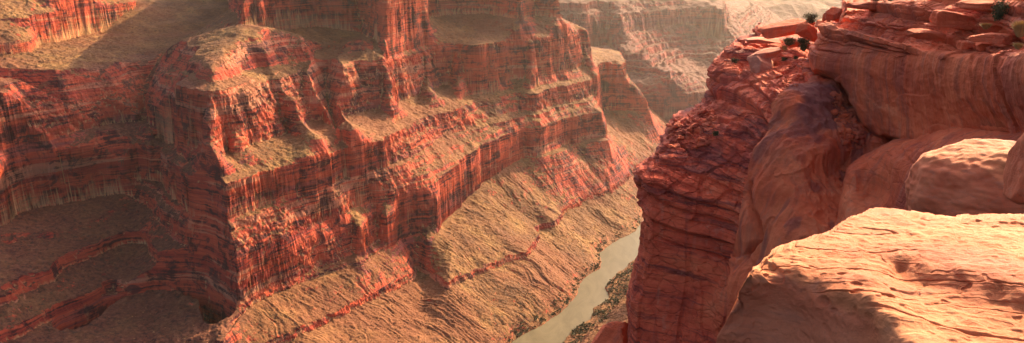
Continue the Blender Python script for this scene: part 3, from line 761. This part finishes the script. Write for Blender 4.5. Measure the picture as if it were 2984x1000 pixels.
# ------------------------------------------------------------------ boulders
crest = [(2086, 1000), (2124, 917), (2153, 848), (2184, 793), (2230, 751), (2259, 735), (2387, 697), (2427, 674), (2474, 639), (2543, 613), (2618, 619), (2700, 633), (2821, 635), (2984, 638), (3100, 640)]
def big_boulder():
    nu, nv = 760, 520
    # columns fan out from below the picture; each runs from the crest down to the near edge
    cu = np.array(crest, float); d = np.r_[0, np.cumsum(np.hypot(*np.diff(cu, axis=0).T))]
    t = np.linspace(0, d[-1], nu); TU = np.interp(t, d, cu[:, 0]); TV = np.interp(t, d, cu[:, 1])
    BU = np.interp(t, [0, d[-1]], [2080, 3100]); BV = np.full(nu, 1090.)
    BU = TU * .25 + BU * .75
    k = np.linspace(0, 1, nv)[:, None]
    U = TU + (BU - TU) * k; Vv = TV + (BV - TV) * k
    def top(u, v, off=0.):                            # the upper surface: nearly level, leaning a little away from the eye
        d_ = ray(u, v); return (u, v, (2.4 + off) / (-d_[2] / d_[1] - .10))
    ctrl = [top(*p) for p in [(2184, 793), (2259, 735), (2387, 697), (2474, 639), (2543, 613), (2618, 619), (2700, 633), (2821, 635), (2984, 638), (3100, 640),
                              (2330, 775), (2470, 826), (2480, 740), (2500, 690), (2560, 660), (2700, 690), (2850, 700), (2984, 710), (2600, 700), (2440, 770)]]
    ctrl += [top(2538, 866, .03), top(2500, 850, .05), top(2600, 930, .08), top(2680, 1000, .14), top(2740, 1090, .17)]
    # the shaded flank
    ctrl += [(2086, 1000, 7.8), (2124, 917, 7.8), (2153, 848, 7.75), (2070, 1090, 7.85), (2250, 850, 7.75), (2200, 900, 7.78), (2180, 1000, 7.72), (2300, 900, 7.65), (2300, 1000, 7.5), (2290, 1090, 7.4), (2420, 900, 7.15), (2430, 1000, 6.95), (2420, 1090, 6.85), (2540, 960, 6.7), (2560, 1060, 6.4)]
    # a raised tongue of rock: its low face looks towards the eye
    for (u1, v1), v2 in [((2546, 742), 768), ((2620, 744), 800), ((2700, 765), 838), ((2800, 788), 868), ((2900, 812), 896), ((2984, 836), 920), ((3090, 868), 950)]:
        ctrl += [top(u1, v1, 0 if u1 < 2560 else -.05), top(u1, v2, .02 if u1 < 2560 else .15)]
    ctrl += [top(2640, 850, .13), top(2700, 930, .16), top(2850, 980, .17), top(3000, 1010, .17), top(3000, 1090, .17), top(2600, 860, .09)]
    Yd = rbf(ctrl, U, Vv, 100.).reshape(U.shape)
    P = at_y(U, Vv, Yd)
    # behind the crest the rock falls away
    back = []
    for i in range(24, 0, -1):
        q = i / 24; b = P[0].copy(); dy_ = 2.6 * math.sin(q * 1.5); b[:, 0] *= 1 + dy_ / b[:, 1]; b[:, 1] += dy_; b[:, 0] += .5 * q; b[:, 2] -= 4.6 * q ** 1.8 + .02 * q; back.append(b)
    P = np.concatenate([np.stack(back, 0), P], 0)
    x, y, z = [P[..., i].ravel() for i in range(3)]
    up = sstep(.45, .85, normals(P)[..., 2].ravel())
    lay = (x * .80 + y * -.05) ; acr = (y * .95 + x * .35 + z * 1.2)      # the grain of the rock runs down to the right
    amt = .05 * fbm(x / 1.9, y / 1.9, z / 1.4, 2) + .006 * fbm(x / .2, y / .2, z / .16, 3) + .004 * ridge(lay / 2.4 + .1 * acr, acr / .42, z / 2, 3) + .010 * fbm(lay / 1.4, acr / .5, z, 2) + .014 * np.round(3 * perlin3(lay / .9, acr / .22, z / .5)) / 3 * up * (.35 + .65 * up) + .02 * fbm(x / .25, y / .25, z / .2, 3)
    pit = perlin3(x / .32, y / .32, z / .24); pm = sstep(-.1, .5, perlin3(x / 1.7, y / 1.7, z / 1.7 + 8))
    amt -= .085 * sstep(.36, .52, pit) * pm
    pit2 = perlin3(x / .13 + 40, y / .13, z / .10); amt -= .034 * sstep(.38, .56, pit2) * (.3 + .7 * pm)
    crk = np.abs(perlin3(lay / 2.2, acr / .55, z / 1.5 + 30)); amt -= .035 * sstep(.03, .0, crk) * up
    # shade of the flank put into the colour: redder below the upper surface
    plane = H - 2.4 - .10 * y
    shade_red = sstep(.10, .26, plane - z + .06 * fbm(x / .8, y / .8, z / .8 + 3, 3)) * sstep(3.6, 3.0, x - .30 * (y - 6.5) + .18 * fbm(x / .7, y / .7, z / .7, 3))
    return displace(P, amt), shade_red
P, shade_red = big_boulder()
o = np_mesh('boulder', P.reshape(-1, 3), grid_faces(*P.shape[:2]), M['boulder'], attrs={'shade_red': shade_red})
tag(o, 'huge pitted orange sandstone boulder with a sunlit top and shaded flank beside the viewer', 'boulder')

def rock(name, u, v, yd, size, seed, mat, rot=(0, 0, 0), box=.5, rough=.10, n=48, cuts=5, parent=None, sink=0., shade_red=None):
    """one stone: a rounded block with flattened sides and worn edges"""
    r = np.random.default_rng(seed)
    th = np.linspace(0, math.pi, n); ph = np.linspace(0, 2 * math.pi, 2 * n, endpoint=False)
    T, Ph = np.meshgrid(th, ph, indexing='ij')
    D = np.stack([np.sin(T) * np.cos(Ph), np.sin(T) * np.sin(Ph), np.cos(T)], -1)
    p = 2 + 8 * box
    R = (np.abs(D) ** p).sum(-1) ** (-1 / p)
    for i in range(cuts):
        nn = r.normal(size=3); nn /= np.linalg.norm(nn); dd = r.uniform(.62, .95)
        q = D @ nn; R = np.where(q > 1e-3, np.minimum(R, dd / np.maximum(q, 1e-3)), R)
    Q = D * R[..., None]
    o3 = seed * 3.7
    f1 = fbm(Q[..., 0] * 1.6 + o3, Q[..., 1] * 1.6, Q[..., 2] * 1.6, 4).reshape(R.shape)
    f2 = .55 * fbm(Q[..., 0] * 1.5 + o3, Q[..., 1] * 1.5, Q[..., 2] * 4, 4).reshape(R.shape)
    Q = Q * (1 + rough * f1 + rough * .45 * f2)[..., None] * np.array(size) * .5
    Mx = np.array(Matrix.Rotation(rot[2], 3, 'Z') @ Matrix.Rotation(rot[1], 3, 'Y') @ Matrix.Rotation(rot[0], 3, 'X'))
    Q = Q @ Mx.T
    nc = 2 * n; i = np.arange(n * nc).reshape(n, nc)
    Fc = np.stack([i[:-1], i[1:], np.roll(i, -1, 1)[1:], np.roll(i, -1, 1)[:-1]], -1).reshape(-1, 4)
    c = at_y(u, v, yd)
    ob = np_mesh(name, Q.reshape(-1, 3), Fc, mat, parent, attrs={'bed': np.zeros(n * nc), 'shade_red': np.zeros(n * nc) if shade_red is None else sstep(shade_red + .45, shade_red - .25, (Q[..., 2] * .8 + .7 * Q[..., 0] * .5).ravel() + .5 * f1.ravel())})  # low left side redder: its shade painted into the colour
    ob.location = (c[0], c[1], c[2] - sink)
    return ob

o = rock('boulder', 2900, 572, 30, (6.4, 5.6, 4.3), 41, M['boulder'], (0, .06, .3), .02, .09, 150, 0, shade_red=.35)
tag(o, 'rounded orange boulder with a sunlit top behind the huge pitted boulder', 'boulder')
o = rock('boulder', 3035, 480, 21, (1.7, 1.8, 2.2), 43, M['boulder'], (0, .1, .2), .2, .06, 90, 3, shade_red=.9)
tag(o, 'smooth reddish boulder cut off by the right edge of the picture', 'boulder')

R_ = math.radians
# loose slabs and blocks along the rim of the pillar
slabs = [
 # name, u, v, y, size, rot, seed, box, label, category
 ('slab', 2292, 84, 133, (8.4, 5, 1.9), (R_(4), R_(-13), R_(8)), 51, .55, 'dark red pointed slab jutting out over the rim beside the hazy gap', 'rock slab'),
 ('slab', 2216, 192, 122, (4.6, 3.0, 3.2), (R_(-22), R_(-6), R_(20)), 52, .8, 'big pale tilted flat block on the shoulder of the bedded pillar', 'rock slab'),
 ('slab', 2228, 158, 124, (4.6, 3.4, 1.5), (R_(-8), R_(-10), R_(12)), 53, .7, 'flat pale slab lying on the top of the big tilted block', 'rock slab'),
 ('slab', 2222, 118, 134, (5.8, 3.0, .9), (0, R_(2), R_(5)), 54, .6, 'long thin pale slab on the very top of the bedded pillar', 'rock slab'),
 ('rock', 2268, 140, 127, (2.6, 2.0, 1.3), (R_(6), R_(12), R_(30)), 55, .6, 'dark fractured rock just below the green bush on the rim', 'rock'),
 ('rock', 2326, 126, 126, (2.6, 2.0, 1.1), (0, R_(-8), R_(10)), 56, .5, 'pale rock between the two green bushes on the rim', 'rock'),
 ('rock', 2352, 96, 122, (3.0, 2.2, 2.0), (R_(-10), R_(28), R_(30)), 57, .7, 'leaning red rock at the left corner of the smooth bluff', 'rock'),
 ('rock', 2406, 68, 117, (3.4, 2.2, 1.7), (0, R_(-6), R_(10)), 58, .6, 'red block on top of the left corner of the smooth bluff', 'rock'),
 ('rock', 2424, 40, 114, (2.4, 2.0, 1.7), (0, R_(-10), R_(25)), 59, .5, 'small dark red rock standing above the red block on the bluff corner', 'rock'),
 ('slab', 2522, 15, 104, (4.6, 3, 1.0), (0, R_(3), R_(10)), 60, .6, 'thin red slab lying on the left end of the bluff top', 'rock slab'),
 ('slab', 2890, 14, 78, (6.6, 4, 1.2), (0, R_(2), R_(-8)), 61, .6, 'wide pale red slab on the bluff top near the right end', 'rock slab'),
 ('rock', 2700, 100, 80.6, (3.0, 2.4, 1.0), (0, R_(4), R_(4)), 62, .75, 'dark flat rock tucked into the recess under the bluff cap', 'rock'),
 ('slab', 2795, 62, 80.5, (4.8, 2.8, 1.5), (0, R_(10), R_(-6)), 63, .6, 'pale wedge of rock hanging in the cap of the bluff', 'rock slab'),
 ('slab', 2800, 76, 80.2, (6.2, 2.6, .65), (0, R_(1), R_(-6)), 64, .7, 'thin flat slab under the pale wedge in the bluff cap', 'rock slab'),
 ('slab', 2905, 112, 70.6, (4.6, 2.6, .8), (0, R_(3), R_(-12)), 65, .65, 'flat red slab on the shelf above the broad smooth face', 'rock slab'),
 ('rock', 2822, 133, 75.3, (1.7, 1.6, .85), (0, R_(0), R_(-6)), 66, .7, 'squarish red stone at the left end of a row on the shelf', 'rock'),
 ('rock', 2868, 136, 72.2, (1.9, 1.6, .75), (0, R_(2), R_(-6)), 67, .7, 'squarish red stone just right of the first stone of the shelf row', 'rock'),
]
for nm, u, v, yd, sz, rt, sd_, bx, lb_, ct in slabs:
    o = rock(nm, u, v, yd, sz, sd_, M['slab'] if (nm == 'slab' and sd_ in (52, 53, 54)) else M['bluff'], rt, bx, .07, 40, 6)
    tag(o, lb_, ct)

o = rock('rock', 1790, 1010, 118, (11, 9, 8), 71, M['pillar'], (R_(8), R_(-16), R_(20)), .5, .12, 60, 6)
tag(o, 'red rock knob at the foot of the bedded pillar by the river', 'rock')

# broken stones on the shoulder of the pillar and in the cleft under the bluff
r = np.random.default_rng(5)
def rubble(name, pts, label):
    vs_, fs_, k = [], [], 0
    for (u, v, yd, s_) in pts:
        n = 7; th = np.linspace(0, math.pi, n); ph = np.linspace(0, 2 * math.pi, 9, endpoint=False)
        T, Ph = np.meshgrid(th, ph, indexing='ij'); D = np.stack([np.sin(T) * np.cos(Ph), np.sin(T) * np.sin(Ph), np.cos(T)], -1)
        R = (np.abs(D) ** 6).sum(-1) ** (-1 / 6)
        for _ in range(5):
            nn = r.normal(size=3); nn /= np.linalg.norm(nn); q = D @ nn; R = np.where(q > 1e-3, np.minimum(R, r.uniform(.5, .9) / np.maximum(q, 1e-3)), R)
        Q = D * R[..., None] * np.array([s_ * r.uniform(.7, 1.5), s_ * r.uniform(.6, 1.1), s_ * r.uniform(.3, .7)])
        e = [r.uniform(-.5, .5), r.uniform(-.5, .5), r.uniform(0, 6)]
        Q = Q @ np.array(Matrix.Rotation(e[2], 3, 'Z') @ Matrix.Rotation(e[1], 3, 'Y') @ Matrix.Rotation(e[0], 3, 'X')).T
        c = at_y(u, v, yd); i = np.arange(n * 9).reshape(n, 9) + k; k += n * 9
        vs_.append(Q.reshape(-1, 3) + c)
        fs_.append(np.stack([i[:-1], i[1:], np.roll(i, -1, 1)[1:], np.roll(i, -1, 1)[:-1]], -1).reshape(-1, 4))
    o = np_mesh(name, np.concatenate(vs_), np.concatenate(fs_), M['bluff'], smooth=False, attrs={'bed': np.zeros(k)})
    tag(o, label, 'rubble', kind='stuff'); return o
from mathutils.bvhtree import BVHTree
def bvh(P):
    f = grid_faces(*P.shape[:2]); return BVHTree.FromPolygons(P.reshape(-1, 3).tolist(), f.tolist())
def hit(tree, u, v):
    d = ray(u, v); h_ = tree.ray_cast(Vector((0, 0, H)), Vector(d).normalized())
    return None if h_[0] is None else h_[0]
tp = bvh(Pp[::2, ::2])
def on_pillar(n, poly, smin, smax):
    out = []
    us = [p[0] for p in poly]; vs_ = [p[1] for p in poly]
    while len(out) < n:
        u = r.uniform(min(us), max(us)); v = r.uniform(min(vs_), max(vs_)); ins = False
        for (x1, y1), (x2, y2) in zip(poly, poly[1:] + poly[:1]):
            if (y1 > v) != (y2 > v) and u < (x2 - x1) * (v - y1) / (y2 - y1) + x1: ins = not ins
        if not ins: continue
        h_ = hit(tp, u, v)
        if h_ is None: continue
        out.append((u, v, h_.y, smin + (smax - smin) * r.random() ** 3))
    return out
rubble('rubble', on_pillar(230, [(2000, 335), (2055, 300), (2090, 330), (2085, 400), (2040, 440), (1945, 430), (1950, 360)], .18, .8), 'broken pale red stones lying on the sloping shoulder of the pillar')
rubble('rubble', on_pillar(240, [(2425, 270), (2470, 270), (2505, 370), (2560, 420), (2470, 440), (2430, 350)], .12, .6), 'thin broken stones filling the cleft under the smooth bluff')
rubble('rubble', on_pillar(110, [(2265, 175), (2350, 170), (2355, 235), (2300, 260), (2260, 230)], .10, .5), 'red stones scattered on the slope below the rim bushes')

# ------------------------------------------------------------------ shrubs
def bush(u, v, yd, w_, h_, seed, label, mat, leaf=.09, n=900, group=None, cat='bush', blades=False):
    r = np.random.default_rng(seed)
    w_ *= .8; h_ *= .72; leaf *= .85
    c = at_y(u, v, yd)
    t = bpy.data.objects.new('dry_grass_tuft' if blades else 'desert_bush', None); link(t); t.location = c; t.empty_display_size = .2
    tag(t, label, cat, group)
    # stems: forked tapering twigs
    vs_, fs_, tips = [], [], []
    k = 0
    for i in range(16):
        a = r.uniform(0, 6.28); e = r.uniform(.15, 1.0)
        p0 = np.array([.06 * w_ * math.cos(a), .06 * w_ * math.sin(a), -.12 * h_]); p2 = np.array([.42 * w_ * e * math.cos(a), .42 * w_ * e * math.sin(a), h_ * r.uniform(.55, .9)])
        p1 = (p0 + p2) / 2 + np.array([0, 0, -.08 * h_]) * e
        for p, q, s1, s2 in ((p0, p1, .030, .020), (p1, p2, .020, .008)):
            for s_, pp in ((s1, p), (s2, q)):
                for b in range(3): vs_.append(pp + w_ * .6 * s_ * np.array([math.cos(b * 2.1), math.sin(b * 2.1), 0]))
            for b in range(3): fs_.append((k + b, k + (b + 1) % 3, k + 3 + (b + 1) % 3, k + 3 + b))
            k += 6
        tips.append(p2); tips.append(p1)
    np_mesh('stem', np.array(vs_), np.array(fs_), M['stem'], t, smooth=False)
    tips = np.array(tips)
    if blades:
        a = r.uniform(0, 6.28, n); e = r.random(n) ** .7
        base = np.stack([.15 * w_ * np.cos(a) * e, .15 * w_ * np.sin(a) * e, np.full(n, -.1 * h_)], -1)
        tip = np.stack([.55 * w_ * np.cos(a) * e, .55 * w_ * np.sin(a) * e, h_ * (1.05 - .5 * e * r.random(n))], -1)
        wv = np.stack([-np.sin(a), np.cos(a), 0 * a], -1) * leaf * .5
        mid = (base + tip) / 2 + np.array([0, 0, .12 * h_])
        q = np.stack([base - wv, base + wv, mid + wv * .8, mid - wv * .8, mid - wv * .8, mid + wv * .8, tip + wv * .15, tip - wv * .15], 1).reshape(-1, 3)
        f_ = np.arange(len(q)).reshape(-1, 4)
    else:
        m = tips[r.integers(0, len(tips), n)] + r.normal(size=(n, 3)) * np.array([.13 * w_, .13 * w_, .12 * h_])
        m[:, 2] = np.maximum(m[:, 2], -.05 * h_)
        d1 = r.normal(size=(n, 3)); d1 /= np.linalg.norm(d1, axis=1)[:, None]; d2 = np.cross(d1, r.normal(size=(n, 3))); d2 /= np.linalg.norm(d2, axis=1)[:, None]
        L1 = leaf * r.uniform(.6, 1.4, n)[:, None]
        q = np.stack([m - d1 * L1, m + d2 * L1 * .45, m + d1 * L1, m - d2 * L1 * .45], 1).reshape(-1, 3); f_ = np.arange(4 * n).reshape(-1, 4)
    np_mesh('foliage', q, f_, mat, t, smooth=False)
    return t
G = 'green bushes on the rim of the pillar'
bush(2299, 132, 125, 2.4, 1.5, 1, 'wide green bush on the rim above the dark fractured rock', M['leaf'], .13, 1100, G)
bush(2343, 146, 120, 2.3, 2.4, 2, 'tall dark green bush against the left edge of the smooth bluff', M['leaf'], .13, 1500, G)
bush(2286, 146, 124.5, 1.3, .8, 3, 'yellowish low bush under the wide green bush', M['dry'], .10, 500, G)
bush(2287, 178, 122, 1.2, .7, 4, 'small green bush on the red slope below the dark rock', M['leaf'], .10, 500, G)
bush(2318, 172, 119, .9, .6, 5, 'tiny green bush on the red slope left of the bluff edge', M['leaf'], .09, 350, G)
bush(2276, 210, 121, 1.5, .7, 6, 'low olive bush, lowest of those on the red slope', M['leaf'], .10, 500, G)
bush(2362, 66, 130, 2.6, 1.9, 7, 'green bush growing between the jutting slab and the bluff', M['leaf'], .13, 1200, G)
bush(2141, 190, 129, 1.5, 1.6, 8, 'small olive bush on the left shoulder of the pillar', M['leaf'], .11, 700, G)
bush(2085, 395, 109, 1.2, .8, 9, 'olive tuft of leaves among the broken stones', M['leaf'], .10, 450, G)
T_ = 'shrubs along the top of the bluff'
for i, (u, v, yd, w_, h_, lb_, mt) in enumerate([
    (2560, 12, 104, 2.2, 1.3, 'leftmost dark shrub growing on the bluff top', 'leaf'), (2606, 12, 101, 2.8, 1.1, 'low wide shrub second from the left on the bluff top', 'leaf'),
    (2655, 11, 98, 2.4, 1.3, 'olive shrub third from the left on the bluff top', 'leaf'), (2706, 12, 95, 2.6, 1.1, 'dry yellowish shrub in the middle of the bluff top', 'dry'),
    (2752, 12, 92, 2.6, 1.4, 'dark shrub right of the yellowish one on the bluff top', 'leaf'), (2800, 12, 89, 2.2, 1.4, 'rightmost dark shrub in the row on the bluff top', 'leaf'),
    (2912, 58, 73.6, 1.8, 2.2, 'grey brown bush hanging over the cap of the bluff', 'leaf')]):
    bush(u, v, yd, w_, h_, 20 + i, lb_, M[mt], .13, 1000, T_)
bush(2872, 84, 73.0, 1.4, .7, 30, 'yellow grass tuft on the shelf below the bluff cap', M['dry'], .07, 380, None, 'grass tuft', True)
bush(2972, 104, 64.5, 1.9, 1.6, 31, 'tall dry grass at the right end of the bluff shelf', M['dry'], .07, 600, None, 'grass tuft', True)
bush(2966, 142, 62.2, 1.2, .6, 32, 'short dry grass below the tall grass on the shelf', M['dry'], .06, 300, None, 'grass tuft', True)

# ------------------------------------------------------------------ light, air, camera
SUN_AZ, SUN_EL = math.radians(36), math.radians(27)        # to the right of the view, ahead
sd = Vector((math.sin(SUN_AZ) * math.cos(SUN_EL), math.cos(SUN_AZ) * math.cos(SUN_EL), math.sin(SUN_EL)))
sl = bpy.data.lights.new('sun', 'SUN'); sl.energy = 4.2; sl.angle = math.radians(.5); sl.color = (1., .80, .45)
so = link(bpy.data.objects.new('sun', sl)); so.rotation_euler = sd.to_track_quat('Z', 'Y').to_euler(); so.location = (0, 0, 1500)
w = bpy.data.worlds.new('World'); bpy.context.scene.world = w; w.use_nodes = True
nt = w.node_tree; bg = nt.nodes['Background']
sky = nt.nodes.new('ShaderNodeTexSky'); sky.sky_type = 'NISHITA'; sky.sun_disc = False
sky.sun_elevation = SUN_EL; sky.sun_rotation = SUN_AZ; sky.dust_density = 5.0; sky.air_density = .5; sky.ozone_density = .6
nt.links.new(sky.outputs[0], bg.inputs[0]); bg.inputs[1].default_value = .15

def haze():
    m = bpy.data.materials.new('haze_air'); m.use_nodes = True; t = m.node_tree; t.nodes.clear()
    o = t.nodes.new('ShaderNodeOutputMaterial'); v = t.nodes.new('ShaderNodeVolumePrincipled')
    v.inputs['Color'].default_value = (.86, .68, .54, 1); v.inputs['Density'].default_value = 1.4e-5; v.inputs['Anisotropy'].default_value = .7
    t.links.new(v.outputs[0], o.inputs['Volume'])
    x0, x1, y0, y1, z0, z1 = -5200, 6200, -300, 14500, -40, 1250
    vs = [(x, y, z) for x in (x0, x1) for y in (y0, y1) for z in (z0, z1)]
    fs = [(0, 1, 3, 2), (4, 6, 7, 5), (0, 4, 5, 1), (2, 3, 7, 6), (0, 2, 6, 4), (1, 5, 7, 3)]
    ob = np_mesh('haze', np.array(vs), np.array(fs), m, smooth=False)
    tag(ob, 'pale warm haze filling the canyon air', 'haze', kind='stuff')
haze()

cam = bpy.data.cameras.new('camera'); cam.sensor_width = 36.; cam.lens = 36. * F / 2984.
cam.clip_start = .1; cam.clip_end = 40000
co = link(bpy.data.objects.new('camera', cam)); co.location = (0, 0, H); co.rotation_euler = (math.pi / 2 - PITCH, 0, 0)
sc = bpy.context.scene; sc.camera = co
sc.view_settings.view_transform = 'Standard'; sc.view_settings.look = 'None'; sc.view_settings.gamma = 1; sc.view_settings.exposure = 1.6
sc.render.engine = 'CYCLES'
sc.cycles.max_bounces = 8; sc.cycles.diffuse_bounces = 6; sc.cycles.volume_bounces = 0; sc.cycles.use_denoising = True
